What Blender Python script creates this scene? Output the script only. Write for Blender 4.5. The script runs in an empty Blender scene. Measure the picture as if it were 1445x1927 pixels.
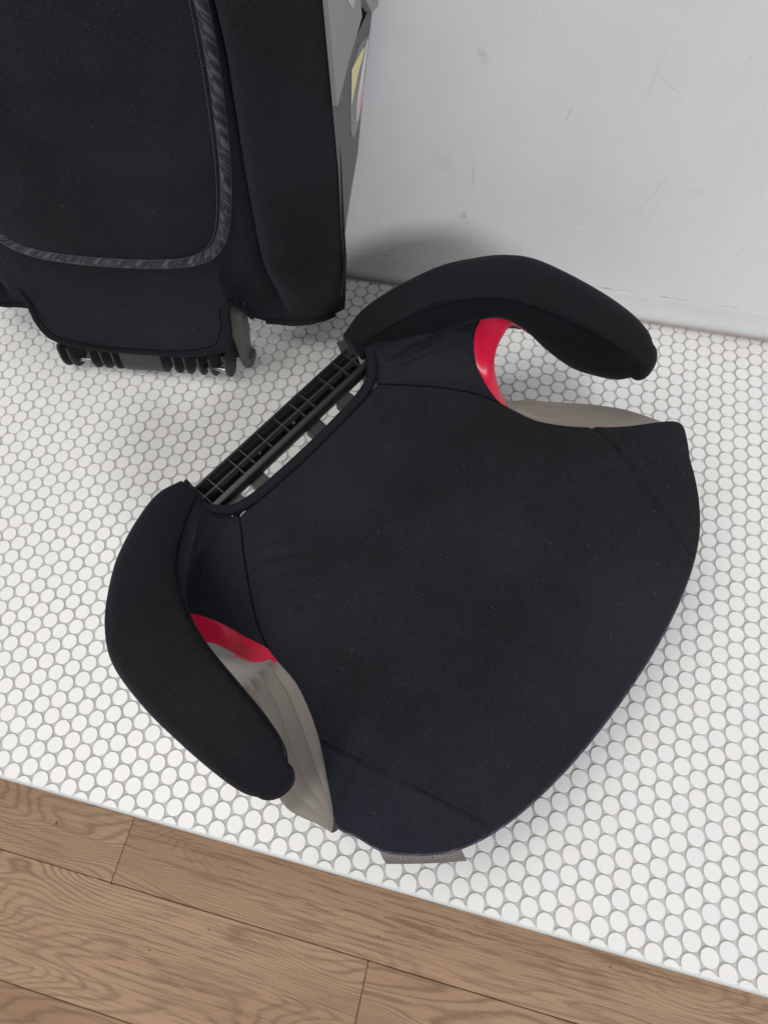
import bpy, bmesh, math, random
import numpy as np
from mathutils import Matrix, Vector
random.seed(7); rng = np.random.default_rng(7)
SC = bpy.context.scene
COL = SC.collection

# ------------------------------------------------------------------ camera
CAM = Vector((-0.28530891, -0.59600372, 0.65103616))
cam = bpy.data.cameras.new('camera'); cam_ob = bpy.data.objects.new('camera', cam); COL.objects.link(cam_ob)
RX = (0.97088054, 0.23591012, -0.04168199); UP = (-0.19939446, 0.89220147, 0.40523869); BK = (0.13278864, -0.3851272, 0.91326021)
cam_ob.matrix_world = Matrix(((RX[0], UP[0], BK[0], CAM.x), (RX[1], UP[1], BK[1], CAM.y), (RX[2], UP[2], BK[2], CAM.z), (0, 0, 0, 1)))
cam.sensor_fit = 'HORIZONTAL'; cam.sensor_width = 36.0; cam.lens = 36.0 * 1193.97 / 1445.0
cam.clip_start = 0.01; cam.clip_end = 60
SC.camera = cam_ob
# ------------------------------------------------------------------ world, lamps, exposure
w = bpy.data.worlds.new('World'); SC.world = w; w.use_nodes = True
bgn = w.node_tree.nodes['Background']; bgn.inputs[0].default_value = (0.93, 0.97, 1.0, 1); bgn.inputs[1].default_value = 0.34
def area(name, loc, target, sx, sy, watts, col):
    l = bpy.data.lights.new(name, 'AREA'); l.shape = 'RECTANGLE'; l.size = sx; l.size_y = sy; l.energy = watts; l.color = col
    o = bpy.data.objects.new(name, l); COL.objects.link(o); o.location = loc
    o.rotation_euler = (Vector(target) - Vector(loc)).to_track_quat('-Z', 'Y').to_euler()
    return o
area('ceiling_lamp', (-1.35, -0.55, 2.45), (-0.4, -0.35, 0), 1.6, 1.6, 37, (1.0, 0.965, 0.91))
area('ceiling_lamp', (1.45, -2.9, 2.35), (-0.2, -0.3, 0), 0.8, 0.6, 76, (0.97, 0.98, 1.0))
SC.view_settings.view_transform = 'Standard'; SC.view_settings.look = 'None'
SC.view_settings.exposure = -0.05; SC.view_settings.gamma = 1.0; SC.view_settings.use_curve_mapping = False
SC.render.engine = 'CYCLES'

# ------------------------------------------------------------------ helpers
def link(o, parent=None):
    COL.objects.link(o)
    if parent is not None: o.parent = parent
    return o
def mesh_ob(name, verts, faces, mat, parent=None, smooth=True, sharp=None):
    m = bpy.data.meshes.new(name)
    m.from_pydata([tuple(map(float, v)) for v in verts], [], [tuple(int(i) for i in f) for f in faces])
    m.validate(); m.update()
    if mat: m.materials.append(mat)
    if smooth:
        m.shade_smooth()
        if sharp is not None: m.set_sharp_from_angle(angle=math.radians(sharp))
    return link(bpy.data.objects.new(name, m), parent)
def fix_normals(o):
    bm = bmesh.new(); bm.from_mesh(o.data); bmesh.ops.recalc_face_normals(bm, faces=bm.faces); bm.to_mesh(o.data); bm.free(); return o
def empty(name, loc, rz=0.0):
    o = bpy.data.objects.new(name, None); o.empty_display_size = 0.05; COL.objects.link(o)
    o.location = loc; o.rotation_euler = (0, 0, rz); return o
def tag(o, label=None, cat=None, kind=None, group=None):
    if label: o['label'] = label
    if cat: o['category'] = cat
    if kind: o['kind'] = kind
    if group: o['group'] = group
    return o
def catmull(P, n, closed=False):
    """resample a poly-line through P as a centripetal-like Catmull-Rom curve, even in arc length"""
    P = np.asarray(P, float); k = len(P)
    if closed: Q = np.vstack([P[-1], P, P[0], P[1]])
    else: Q = np.vstack([2 * P[0] - P[1], P, 2 * P[-1] - P[-2]])
    segs = k if closed else k - 1; out = []
    for i in range(segs):
        a, b, c, d = Q[i], Q[i + 1], Q[i + 2], Q[i + 3]
        for t in np.linspace(0, 1, 24, endpoint=False):
            out.append(0.5 * (2 * b + (c - a) * t + (2 * a - 5 * b + 4 * c - d) * t * t + (3 * b - a - 3 * c + d) * t ** 3))
    out.append(P[0] if closed else P[-1]); out = np.array(out)
    s = np.r_[0, np.cumsum(np.linalg.norm(np.diff(out, axis=0), axis=1))]
    tt = np.linspace(0, s[-1], n + 1)[:-1] if closed else np.linspace(0, s[-1], n)
    return np.stack([np.interp(tt, s, out[:, j]) for j in range(out.shape[1])], 1)
def grid_faces(a, b, wrap_b=False, flip=False, base=0):
    F = []
    for i in range(a - 1):
        for j in range(b if wrap_b else b - 1):
            j2 = (j + 1) % b
            q = (base + i * b + j, base + i * b + j2, base + (i + 1) * b + j2, base + (i + 1) * b + j)
            F.append(q[::-1] if flip else q)
    return F
def tube(name, path, rad, mat, parent=None, seg=10, closed=False, n=None, uv=False):
    P = catmull(path, n or 8 * len(path), closed) if n != 0 else np.asarray(path, float)
    k = len(P); r = np.full(k, rad) if np.isscalar(rad) else np.interp(np.linspace(0, 1, k), np.linspace(0, 1, len(rad)), rad)
    T = np.roll(P, -1, 0) - np.roll(P, 1, 0) if closed else np.gradient(P, axis=0)
    T /= np.linalg.norm(T, axis=1)[:, None] + 1e-12
    up = np.array([0.12, 0.2, 0.97]); V = []
    N = np.cross(T[0], up); N /= np.linalg.norm(N)
    for i in range(k):
        N = N - T[i] * (N @ T[i]); N /= np.linalg.norm(N) + 1e-12; B = np.cross(T[i], N)
        for j in range(seg):
            a = 2 * math.pi * j / seg; V.append(P[i] + r[i] * (math.cos(a) * N + math.sin(a) * B))
    F = []
    for i in range(k if closed else k - 1):
        i2 = (i + 1) % k
        for j in range(seg):
            j2 = (j + 1) % seg; F.append((i * seg + j, i * seg + j2, i2 * seg + j2, i2 * seg + j))
    if not closed: F += [tuple(range(seg))[::-1], tuple((k - 1) * seg + j for j in range(seg))]
    o = mesh_ob(name, V, F, mat, parent)
    if uv:
        L = np.r_[0, np.cumsum(np.linalg.norm(np.diff(P, axis=0), axis=1))]
        ul = o.data.uv_layers.new(name='UVMap')
        for poly in o.data.polygons:
            js = [o.data.loops[li].vertex_index % seg for li in poly.loop_indices]
            wrapj = max(js) - min(js) > 1 and len(js) == 4
            for li, j in zip(poly.loop_indices, js):
                vi = o.data.loops[li].vertex_index
                ul.data[li].uv = (L[vi // seg], ((j if not (wrapj and j == 0) else seg) / seg))
    return o
def box_verts(c, s, rot=None):
    c = np.array(c, float); V = []
    for x in (-.5, .5):
        for y in (-.5, .5):
            for z in (-.5, .5):
                p = np.array([x * s[0], y * s[1], z * s[2]])
                if rot is not None: p = rot @ p
                V.append(c + p)
    return V, [(0, 1, 3, 2), (4, 6, 7, 5), (0, 4, 5, 1), (2, 3, 7, 6), (0, 2, 6, 4), (1, 5, 7, 3)]
def bevel(o, wdt, seg=2):
    bm = bmesh.new(); bm.from_mesh(o.data); bmesh.ops.recalc_face_normals(bm, faces=bm.faces)
    ed = [e for e in bm.edges if len(e.link_faces) == 2 and e.calc_face_angle() > 0.5]
    bmesh.ops.bevel(bm, geom=ed, offset=wdt, segments=seg, affect='EDGES', clamp_overlap=True)
    bm.to_mesh(o.data); bm.free(); o.data.shade_smooth(); o.data.set_sharp_from_angle(angle=math.radians(50)); return o
def box(name, c, s, mat, parent=None, rot=None, bev=0.0):
    V, F = box_verts(c, s, rot); o = mesh_ob(name, V, F, mat, parent, smooth=False)
    fix_normals(o)
    if bev: bevel(o, bev)
    return o
def prism(name, pts, off, mat, parent=None, bev=0.0):
    """closed outline pts (3-D) extruded by vector off"""
    P = [np.array(p, float) for p in pts]; n = len(P); off = np.array(off, float)
    V = P + [p + off for p in P]
    F = [tuple(range(n))[::-1], tuple(range(n, 2 * n))] + [(i, (i + 1) % n, n + (i + 1) % n, n + i) for i in range(n)]
    o = mesh_ob(name, V, F, mat, parent, smooth=False); fix_normals(o)
    if bev: bevel(o, bev, 2)
    return o
def smooth01(x): x = np.clip(x, 0, 1); return x * x * (3 - 2 * x)
def vnoise(x, y, seed=0):
    """cheap smooth value noise on arrays"""
    r = np.random.default_rng(seed).random((64, 64)); xi = np.floor(x).astype(int); yi = np.floor(y).astype(int)
    fx = x - xi; fy = y - yi; fx = fx * fx * (3 - 2 * fx); fy = fy * fy * (3 - 2 * fy)
    g = lambda a, b: r[a % 64, b % 64]
    return (g(xi, yi) * (1 - fx) + g(xi + 1, yi) * fx) * (1 - fy) + (g(xi, yi + 1) * (1 - fx) + g(xi + 1, yi + 1) * fx) * fy - 0.5

# ------------------------------------------------------------------ materials
class NT:
    def __init__(s, name, base=(.5, .5, .5), rough=.5, spec=.5, metal=0.0):
        s.m = bpy.data.materials.new(name); s.m.use_nodes = True; s.t = s.m.node_tree; s.b = s.t.nodes['Principled BSDF']
        s.b.inputs['Base Color'].default_value = (*base, 1); s.b.inputs['Roughness'].default_value = rough
        s.b.inputs['Specular IOR Level'].default_value = spec; s.b.inputs['Metallic'].default_value = metal
    def n(s, typ, **kw):
        x = s.t.nodes.new(typ)
        for k, v in kw.items():
            if k.startswith('i_'):
                key = k[2:]; key = int(key) if key.isdigit() else key.replace('_', ' ')
                if hasattr(v, 'is_linked'): s.t.links.new(v, x.inputs[key])
                else: x.inputs[key].default_value = v
            else: setattr(x, k, v)
        return x
    def l(s, a, b): s.t.links.new(a, b)
    def coord(s, kind='Object', scale=(1, 1, 1), rot=(0, 0, 0), loc=(0, 0, 0)):
        tc = s.n('ShaderNodeTexCoord'); mp = s.n('ShaderNodeMapping'); s.l(tc.outputs[kind], mp.inputs[0])
        mp.inputs['Scale'].default_value = scale; mp.inputs['Rotation'].default_value = rot; mp.inputs['Location'].default_value = loc
        return mp.outputs[0]
    def noise(s, vec, scale, detail=2, rough=.5, dist=0.0):
        x = s.n('ShaderNodeTexNoise'); s.l(vec, x.inputs['Vector']); x.inputs['Scale'].default_value = scale
        x.inputs['Detail'].default_value = detail; x.inputs['Roughness'].default_value = rough; x.inputs['Distortion'].default_value = dist
        return x.outputs['Fac']
    def math(s, op, a, b=None, clamp=False):
        x = s.n('ShaderNodeMath', operation=op, use_clamp=clamp)
        for i, v in enumerate((a, b)):
            if v is None: continue
            if hasattr(v, 'is_linked'): s.l(v, x.inputs[i])
            else: x.inputs[i].default_value = v
        return x.outputs[0]
    def ramp(s, fac, stops):
        r = s.n('ShaderNodeValToRGB'); s.l(fac, r.inputs[0]); e = r.color_ramp.elements
        while len(e) < len(stops): e.new(0.5)
        for k, (p, c) in zip(e, stops): k.position = p; k.color = (*c, 1) if len(c) == 3 else c
        return r.outputs[0]
    def mix(s, fac, a, b):
        x = s.n('ShaderNodeMix', data_type='RGBA')
        for i, v in ((0, fac), (6, a), (7, b)):
            if hasattr(v, 'is_linked'): s.l(v, x.inputs[i])
            else: x.inputs[i].default_value = v if i == 0 else (*v, 1)
        return x.outputs[2]
    def color(s, c): s.l(c, s.b.inputs['Base Color'])
    def bump(s, h, strength=.3, dist=.001, prev=None):
        x = s.n('ShaderNodeBump'); x.inputs['Strength'].default_value = strength; x.inputs['Distance'].default_value = dist
        s.l(h, x.inputs['Height'])
        if prev is not None: s.l(prev, x.inputs['Normal'])
        s.l(x.outputs[0], s.b.inputs['Normal']); return x.outputs[0]

def fabric(name, c1, c2, twill=900.0, rot=(0, 0, .8), sheen=.25, fuzz=1.0, spec=.12):
    f = NT(name, c1, .85, spec)
    v = f.coord()
    big = f.noise(v, 9, 3, .55)  # broad random tone in the colour, also imitating the cloth's sheen
    fine = f.noise(v, 700, 2, .7)
    weave = f.noise(f.coord(scale=(1, 2.2, 1), rot=rot), 330, 2, .75)
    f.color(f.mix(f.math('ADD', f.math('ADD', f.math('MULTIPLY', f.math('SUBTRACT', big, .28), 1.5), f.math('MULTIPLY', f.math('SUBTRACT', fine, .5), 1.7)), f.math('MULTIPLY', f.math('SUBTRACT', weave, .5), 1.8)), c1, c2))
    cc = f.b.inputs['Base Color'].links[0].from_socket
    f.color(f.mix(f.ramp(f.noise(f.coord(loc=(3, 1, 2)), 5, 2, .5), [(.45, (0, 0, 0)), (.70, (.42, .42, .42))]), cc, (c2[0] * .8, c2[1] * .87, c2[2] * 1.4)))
    tw = f.n('ShaderNodeTexWave', wave_type='BANDS', bands_direction='X'); f.l(f.coord(rot=rot), tw.inputs['Vector'])
    tw.inputs['Scale'].default_value = twill / 6.283; tw.inputs['Distortion'].default_value = .6; tw.inputs['Detail'].default_value = 1; tw.inputs['Detail Scale'].default_value = 3
    h = f.math('ADD', f.math('MULTIPLY', tw.outputs['Fac'], .22), f.math('MULTIPLY', fine, .5 * fuzz))
    b1 = f.bump(f.math('ADD', h, f.math('MULTIPLY', weave, .8)), .5, .0008)
    f.bump(f.noise(f.coord(scale=(1.6, .7, 1.4)), 30, 3, .55), .22, .006, b1)
    f.b.inputs['Sheen Weight'].default_value = sheen; f.b.inputs['Sheen Roughness'].default_value = .35
    f.b.inputs['Sheen Tint'].default_value = (.75, .8, 1.0, 1)
    return f.m
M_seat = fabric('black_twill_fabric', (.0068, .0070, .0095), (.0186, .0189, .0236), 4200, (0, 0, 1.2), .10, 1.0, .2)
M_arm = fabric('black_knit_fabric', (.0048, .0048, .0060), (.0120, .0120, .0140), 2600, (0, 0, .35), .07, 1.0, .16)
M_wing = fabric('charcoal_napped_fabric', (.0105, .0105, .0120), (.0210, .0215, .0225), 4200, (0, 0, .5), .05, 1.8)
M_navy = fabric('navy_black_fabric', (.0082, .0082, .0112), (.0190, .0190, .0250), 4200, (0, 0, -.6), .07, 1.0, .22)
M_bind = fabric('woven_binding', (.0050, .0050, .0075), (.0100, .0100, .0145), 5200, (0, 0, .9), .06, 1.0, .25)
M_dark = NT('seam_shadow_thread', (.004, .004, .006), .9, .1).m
M_thread = NT('light_thread', (.10, .10, .11), .8, .2).m
M_dthread = NT('dark_thread', (.018, .018, .022), .8, .2).m

def plastic(name, col, rough, bump=.15, spec=.45):
    p = NT(name, col, rough, spec); v = p.coord()
    p.bump(p.noise(v, 1600, 1, .5), bump, .0004)
    n2 = p.noise(v, 30, 3, .6)
    p.color(p.mix(n2, tuple(c * .93 for c in col), tuple(min(1, c * 1.06) for c in col)))
    p.l(p.math('ADD', p.math('MULTIPLY', n2, .14), rough - .07), p.b.inputs['Roughness'])
    return p.m
M_grey = plastic('warm_grey_plastic', (.265, .236, .208), .45)
M_grey2 = plastic('mid_grey_plastic', (.12, .12, .125), .5)
M_greyL = plastic('light_grey_plastic', (.285, .275, .265), .55)
M_red = plastic('red_plastic', (.68, .010, .052), .34, .1, .5)
M_black = plastic('black_plastic', (.012, .012, .013), .36, .1, .5)
M_blackrib = plastic('scuffed_black_plastic', (.030, .030, .031), .42, .15, .5)
M_hook = plastic('dark_grey_plastic', (.034, .034, .034), .42, .15, .5)
M_lever = plastic('worn_grey_plastic', (.085, .082, .077), .42, .15, .5)
M_steel = NT('dull_steel', (.45, .45, .44), .3, .5, 1.0).m
M_tag = NT('grey_rubber_tag', (.165, .145, .14), .5, .4).m
M_tagtext = NT('tag_relief', (.27, .25, .24), .5, .4).m

def piping(name, stripe, base):
    p = NT(name, base, .7, .3)
    tc = p.n('ShaderNodeTexCoord'); sp = p.n('ShaderNodeSeparateXYZ'); p.l(tc.outputs['UV'], sp.inputs[0])
    s = p.math('ADD', sp.outputs[0], p.math('MULTIPLY', sp.outputs[1], .034))
    cx = p.n('ShaderNodeCombineXYZ'); p.l(s, cx.inputs[0])
    nn = p.noise(cx.outputs[0], 95, 1, .6)
    f = p.ramp(nn, [(.43, (.05, .05, .05)), (.455, (.6, .6, .6)), (.485, (.55, .55, .55)), (.50, (.1, .1, .1)), (.56, (.2, .2, .2)), (.575, (1, 1, 1))])
    p.color(p.mix(f, base, stripe))
    p.b.inputs['Sheen Weight'].default_value = .1
    return p.m
M_pipe = piping('striped_purple_piping', (.085, .072, .104), (.014, .012, .016))
M_pipe2 = piping('dim_purple_piping', (.110, .090, .135), (.024, .020, .031))

# tiles
def tile_mat(name, use_attr):
    t = NT(name, (.80, .79, .77), .32, .45); v = t.coord('Object')
    if use_attr:
        a = t.n('ShaderNodeAttribute', attribute_name='tint'); fac = a.outputs['Fac']
    else:
        oi = t.n('ShaderNodeObjectInfo'); fac = oi.outputs['Random']
        add = t.n('ShaderNodeVectorMath', operation='ADD'); t.l(v, add.inputs[0])
        cmb = t.n('ShaderNodeCombineXYZ'); t.l(t.math('MULTIPLY', fac, 37.0), cmb.inputs[0]); t.l(cmb.outputs[0], add.inputs[1]); v = add.outputs[0]
    c = t.ramp(fac, [(0, (.765, .770, .760)), (.3, (.79, .782, .762)), (.7, (.805, .79, .775)), (.92, (.795, .77, .76)), (1, (.76, .765, .765))])
    mott = t.noise(v, 260, 3, .6)
    c2 = t.mix(t.math('MULTIPLY', mott, .12), c, (.60, .585, .56))
    spk = t.ramp(t.noise(v, 900, 1, .4), [(.755, (0, 0, 0)), (.775, (1, 1, 1))])
    t.color(t.mix(t.math('MULTIPLY', spk, .45), c2, (.25, .23, .21)))
    t.bump(t.noise(v, 120, 2, .5), .05, .0008)
    t.l(t.math('ADD', t.math('MULTIPLY', mott, .2), .24), t.b.inputs['Roughness'])
    return t.m
M_tile = tile_mat('white_glazed_tile', False); M_tiles = tile_mat('white_glazed_tile_field', True)
g = NT('grey_grout', (.40, .395, .38), .75, .3); gv = g.coord()
g.color(g.ramp(g.noise(gv, 45, 4, .65), [(.3, (.40, .40, .39)), (.55, (.50, .495, .48)), (.75, (.57, .56, .54))])); g.bump(g.noise(gv, 900, 2, .6), .3, .0006)
M_grout = g.m
M_nose = NT('glossy_clear_white_trim', (.66, .67, .67), .10, .6).m

# wood
def wood_mat(k):
    t = NT('oak_laminate_%d' % k, (.3, .18, .1), .5, .35)
    off = (3.7 * k + 1.3, 1.9 * k + .4, .63 * k)
    v = t.coord('Object', loc=off)
    def stretched(sx, sy): 
        mp = t.n('ShaderNodeMapping'); t.l(v, mp.inputs[0]); mp.inputs['Scale'].default_value = (sx, sy, 1); return mp.outputs[0]
    low = t.noise(stretched(2.2, 11), 1.0, 1.2, .4, .8)
    wob = t.noise(stretched(20, 150), 1.0, 3, .65)
    wob2 = t.noise(stretched(6, 30), 1.0, 2, .5)
    sy = t.n('ShaderNodeSeparateXYZ'); t.l(v, sy.inputs[0])
    ring = t.math('ADD', t.math('ADD', t.math('MULTIPLY', low, 34.0), t.math('MULTIPLY', sy.outputs[1], 140.0)), t.math('ADD', t.math('MULTIPLY', wob, .6), t.math('MULTIPLY', wob2, 1.2)))
    fr = t.math('FRACT', ring)
    lines = t.ramp(fr, [(0, (1, 1, 1)), (.12, (.75, .75, .75)), (.34, (.0, .0, .0)), (.80, (.05, .05, .05)), (.92, (.6, .6, .6)), (1, (1, 1, 1))])
    fib = t.noise(stretched(9, 300), 1.0, 4, .7)
    pore = t.ramp(t.noise(stretched(11, 250), 1.0, 3, .7), [(.50, (0, 0, 0)), (.60, (1, 1, 1))])
    tone = t.noise(stretched(1.8, 8), 1.0, 3, .55)
    base = t.ramp(tone, [(.25, (.290, .168, .093)), (.5, (.372, .234, .142)), (.75, (.455, .300, .190))])
    amp = t.ramp(t.noise(stretched(2.4, 8), 1.0, 2, .5), [(.32, (.30, .30, .30)), (.58, (1, 1, 1))])
    c = t.mix(t.math('MULTIPLY', lines, t.math('MULTIPLY', amp, .68)), base, (.125, .075, .045))
    c = t.mix(t.math('MULTIPLY', fib, .25), c, (.23, .13, .075))
    c = t.mix(t.math('MULTIPLY', t.math('MULTIPLY', pore, t.math('SUBTRACT', 1.25, amp)), .75), c, (.15, .082, .048))
    knot = t.n('ShaderNodeTexVoronoi', feature='F1', distance='EUCLIDEAN'); t.l(stretched(2.4, 6.0), knot.inputs['Vector']); knot.inputs['Scale'].default_value = 1.0
    kf = t.ramp(knot.outputs['Distance'], [(.0, (1, 1, 1)), (.02, (.7, .7, .7)), (.07, (0, 0, 0))])
    c = t.mix(t.math('MULTIPLY', kf, .5), c, (.11, .062, .040))
    dot = t.ramp(t.noise(v, 105, 0, .4), [(.86, (0, 0, 0)), (.875, (1, 1, 1))])
    c = t.mix(t.math('MULTIPLY', dot, .75), c, (.05, .03, .02))
    t.color(c)
    t.bump(t.math('SUBTRACT', t.math('MULTIPLY', fib, .4), t.math('ADD', t.math('MULTIPLY', lines, .5), t.math('MULTIPLY', pore, .5))), .25, .0007)
    return t.m

# wall
wl = NT('scuffed_grey_wall_paint', (.52, .53, .55), .55, .4); v = wl.coord('Object')
sep = wl.n('ShaderNodeSeparateXYZ'); wl.l(v, sep.inputs[0]); X, Z = sep.outputs[0], sep.outputs[2]
base = wl.ramp(wl.noise(v, 5.5, 4, .6), [(.3, (.685, .692, .704)), (.6, (.73, .736, .745)), (.8, (.76, .764, .768))])
st = wl.n('ShaderNodeMapping'); wl.l(v, st.inputs[0]); st.inputs['Scale'].default_value = (9, 1, 2.2); st.inputs['Rotation'].default_value = (0, .25, 0)
smear = wl.ramp(wl.noise(st.outputs[0], 1.3, 4, .6), [(.52, (0, 0, 0)), (.78, (1, 1, 1))])
c = wl.mix(wl.math('MULTIPLY', smear, .22), base, (.56, .57, .58))
# pale speckled run of filler dust, a vertical streak down the wall
sx = wl.math('ADD', X, wl.math('MULTIPLY', wl.noise(v, 7, 2, .5), .05))
band = wl.math('SUBTRACT', 1.0, wl.math('MULTIPLY', wl.math('ABSOLUTE', wl.math('SUBTRACT', sx, -.283)), 26.0), True)
spk = wl.ramp(wl.noise(v, 480, 2, .6), [(.60, (0, 0, 0)), (.68, (1, 1, 1))])
c = wl.mix(wl.math('MULTIPLY', wl.math('MULTIPLY', band, spk), .8), c, (.86, .86, .85))
drip = wl.math('SUBTRACT', 1.0, wl.math('MULTIPLY', wl.math('ABSOLUTE', wl.math('SUBTRACT', wl.math('ADD', X, wl.math('MULTIPLY', wl.noise(v, 34, 3, .6), .012)), -.306)), 900.0), True)
c = wl.mix(wl.math('MULTIPLY', wl.math('MULTIPLY', drip, wl.ramp(wl.noise(v, 90, 2, .5), [(.45, (0, 0, 0)), (.6, (1, 1, 1))])), .4), c, (.82, .82, .81))
# dark rub marks and thin scratches
rub = wl.ramp(wl.noise(st.outputs[0], 8.5, 3, .55, 1.2), [(.70, (0, 0, 0)), (.80, (1, 1, 1))])
c = wl.mix(wl.math('MULTIPLY', rub, .35), c, (.26, .27, .28))
scr = wl.n('ShaderNodeMapping'); wl.l(v, scr.inputs[0]); scr.inputs['Scale'].default_value = (150, 1, 9); scr.inputs['Rotation'].default_value = (0, -.5, 0)
sc_ = wl.ramp(wl.noise(scr.outputs[0], 1.0, 2, .5), [(.80, (0, 0, 0)), (.84, (1, 1, 1))])
c = wl.mix(wl.math('MULTIPLY', sc_, .35), c, (.33, .33, .33))
chip = wl.ramp(wl.noise(v, 16, 2, .5, .3), [(.815, (0, 0, 0)), (.825, (1, 1, 1))])
c = wl.mix(chip, c, (.80, .79, .77))
def mark(c, x0, z0, a, b, col, amt, rot=0.0, rough=60):
    dx = wl.math('SUBTRACT', X, x0); dz = wl.math('SUBTRACT', Z, z0); cr, sr = math.cos(rot), math.sin(rot)
    p = wl.math('DIVIDE', wl.math('ADD', wl.math('MULTIPLY', dx, cr), wl.math('MULTIPLY', dz, sr)), a)
    q_ = wl.math('DIVIDE', wl.math('SUBTRACT', wl.math('MULTIPLY', dz, cr), wl.math('MULTIPLY', dx, sr)), b)
    r2 = wl.math('ADD', wl.math('MULTIPLY', p, p), wl.math('MULTIPLY', q_, q_))
    m_ = wl.math('MULTIPLY', wl.math('SUBTRACT', 1.0, r2, True), wl.ramp(wl.noise(v, rough, 3, .6), [(.40, (0, 0, 0)), (.58, (1, 1, 1))]))
    return wl.mix(wl.math('MULTIPLY', m_, amt * .62), c, col)
DK, WH = (.30, .31, .33), (.86, .86, .84)
MARKS = [(-.3585, .1195, .0045, .012, DK, .75, .35, 90), (-.3640, .1215, .006, .0035, DK, .4, 0, 120), (-.3563, .2956, .005, .010, DK, .5, .5, 90), (-.390, .19, .012, .02, DK, .18, .5, 50),
         (-.2356, .1286, .0115, .0018, WH, 1.0, .03, 200), (-.2706, .252, .0012, .012, (.42, .41, .36), .7, -.25, 120), (-.2499, .2668, .0016, .0035, WH, .9, .4, 200), (-.0863, .1752, .004, .0022, WH, .9, .3, 200),
         (-.078, .0617, .0010, .011, (.45, .44, .38), .8, -.5, 150), (-.0835, .0692, .0025, .0012, (.60, .58, .48), .9, .5, 200), (-.170, .18, .0012, .042, DK, .40, -.32, 40), (-.1771, .2751, .003, .0035, DK, .55, 0, 90), (-.1900, .287, .0155, .0009, DK, .5, -.55, 60),
         (-.205, .30, .0016, .035, DK, .25, -.12, 40), (-.0956, .1146, .020, .0009, DK, .5, .85, 60), (-.0744, .1986, .002, .002, DK, .6, 0, 150), (-.0726, .0542, .0018, .0016, DK, .8, 0, 150), (-.128, .19, .012, .004, DK, .25, 0, 60), (-.3062, .1142, .0012, .035, WH, .45, .05, 130)]
for a_ in MARKS: c = mark(c, *a_)
# chipped line where the skirting meets the board
zl = wl.math('ADD', Z, wl.math('MULTIPLY', wl.noise(v, 60, 3, .6), .004))
ln = wl.math('SUBTRACT', 1.0, wl.math('MULTIPLY', wl.math('ABSOLUTE', wl.math('SUBTRACT', zl, .0488)), 620.0), True)
ch = wl.n('ShaderNodeMapping'); wl.l(v, ch.inputs[0]); ch.inputs['Scale'].default_value = (1, 1, 6)
lm = wl.ramp(wl.noise(ch.outputs[0], 42, 4, .7), [(.47, (0, 0, 0)), (.60, (1, 1, 1))])
c = wl.mix(wl.math('MULTIPLY', wl.math('MULTIPLY', ln, lm), .75), c, (.27, .27, .25))
wl.color(c); wl.bump(wl.noise(v, 150, 3, .6), .16, .0014)
wl.l(wl.math('ADD', wl.math('MULTIPLY', smear, .15), .48), wl.b.inputs['Roughness'])
M_wall = wl.m
sk = NT('painted_skirting', (.55, .55, .555), .42, .4); v = sk.coord()
sk.color(sk.ramp(sk.noise(v, 12, 4, .6), [(.3, (.62, .622, .63)), (.7, (.68, .682, .69))])); sk.bump(sk.noise(v, 160, 2, .5), .1, .0008)
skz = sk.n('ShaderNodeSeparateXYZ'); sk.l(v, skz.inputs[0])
foot_tint = sk.ramp(sk.math('ADD', skz.outputs[2], sk.math('MULTIPLY', sk.noise(v, 30, 3, .6), .008)), [(.010, (1, 1, 1)), (.021, (0, 0, 0))])  # pinkish brown tint, stronger towards the bottom edge
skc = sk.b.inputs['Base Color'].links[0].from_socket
sk.color(sk.mix(sk.math('MULTIPLY', foot_tint, .80), skc, (.36, .27, .24)))
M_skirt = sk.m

# ------------------------------------------------------------------ the setting
WALL_Y = 0.0062; EDGE_Y = -0.6785; FLOOR_Z = -0.30
# wall slab
wall = box('wall', (-.35, WALL_Y + .04, .55), (2.6, .08, 1.7), M_wall); tag(wall, 'scuffed pale grey painted wall behind the tiled platform', None, 'structure')
# rounded skirting at its foot
prof = [(WALL_Y + .0012, .0480), (WALL_Y - .0006, .0435), (WALL_Y - .0016, .036), (WALL_Y - .0032, .027), (WALL_Y - .0052, .0185), (WALL_Y - .0056, .0120), (WALL_Y - .0036, .0055), (WALL_Y - .001, .0012), (WALL_Y + .004, .0008)]
pp = catmull([(a, b) for a, b in prof], 40); V = []; n = len(pp)
for x in (-1.64, .94): V += [(x, a, b) for a, b in pp]
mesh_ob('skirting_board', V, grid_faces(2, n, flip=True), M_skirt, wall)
# platform body (its top is the grout bed)
def yz_loft(name, prof, x0, x1, mat, parent):
    V = [(x0, a, b) for a, b in prof] + [(x1, a, b) for a, b in prof]; n = len(prof)
    return mesh_ob(name, V, grid_faces(2, n, flip=True), mat, parent, sharp=40)
plat = box('tiled_platform', (-.35, (EDGE_Y + .006 + .05) / 2, -.1513), (2.6, .05 - EDGE_Y - .006, .3), M_grout)
tag(plat, 'raised platform covered in small round white mosaic tiles', None, 'structure')
nose = [(EDGE_Y + .0062, -.0011), (EDGE_Y + .0048, -.0005), (EDGE_Y + .0030, -.0012), (EDGE_Y + .0012, -.0032), (EDGE_Y + .0002, -.0062), (EDGE_Y, -.010), (EDGE_Y, -.299)]
yz_loft('edge_trim', nose, -1.649, .949, M_nose, plat)
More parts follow.
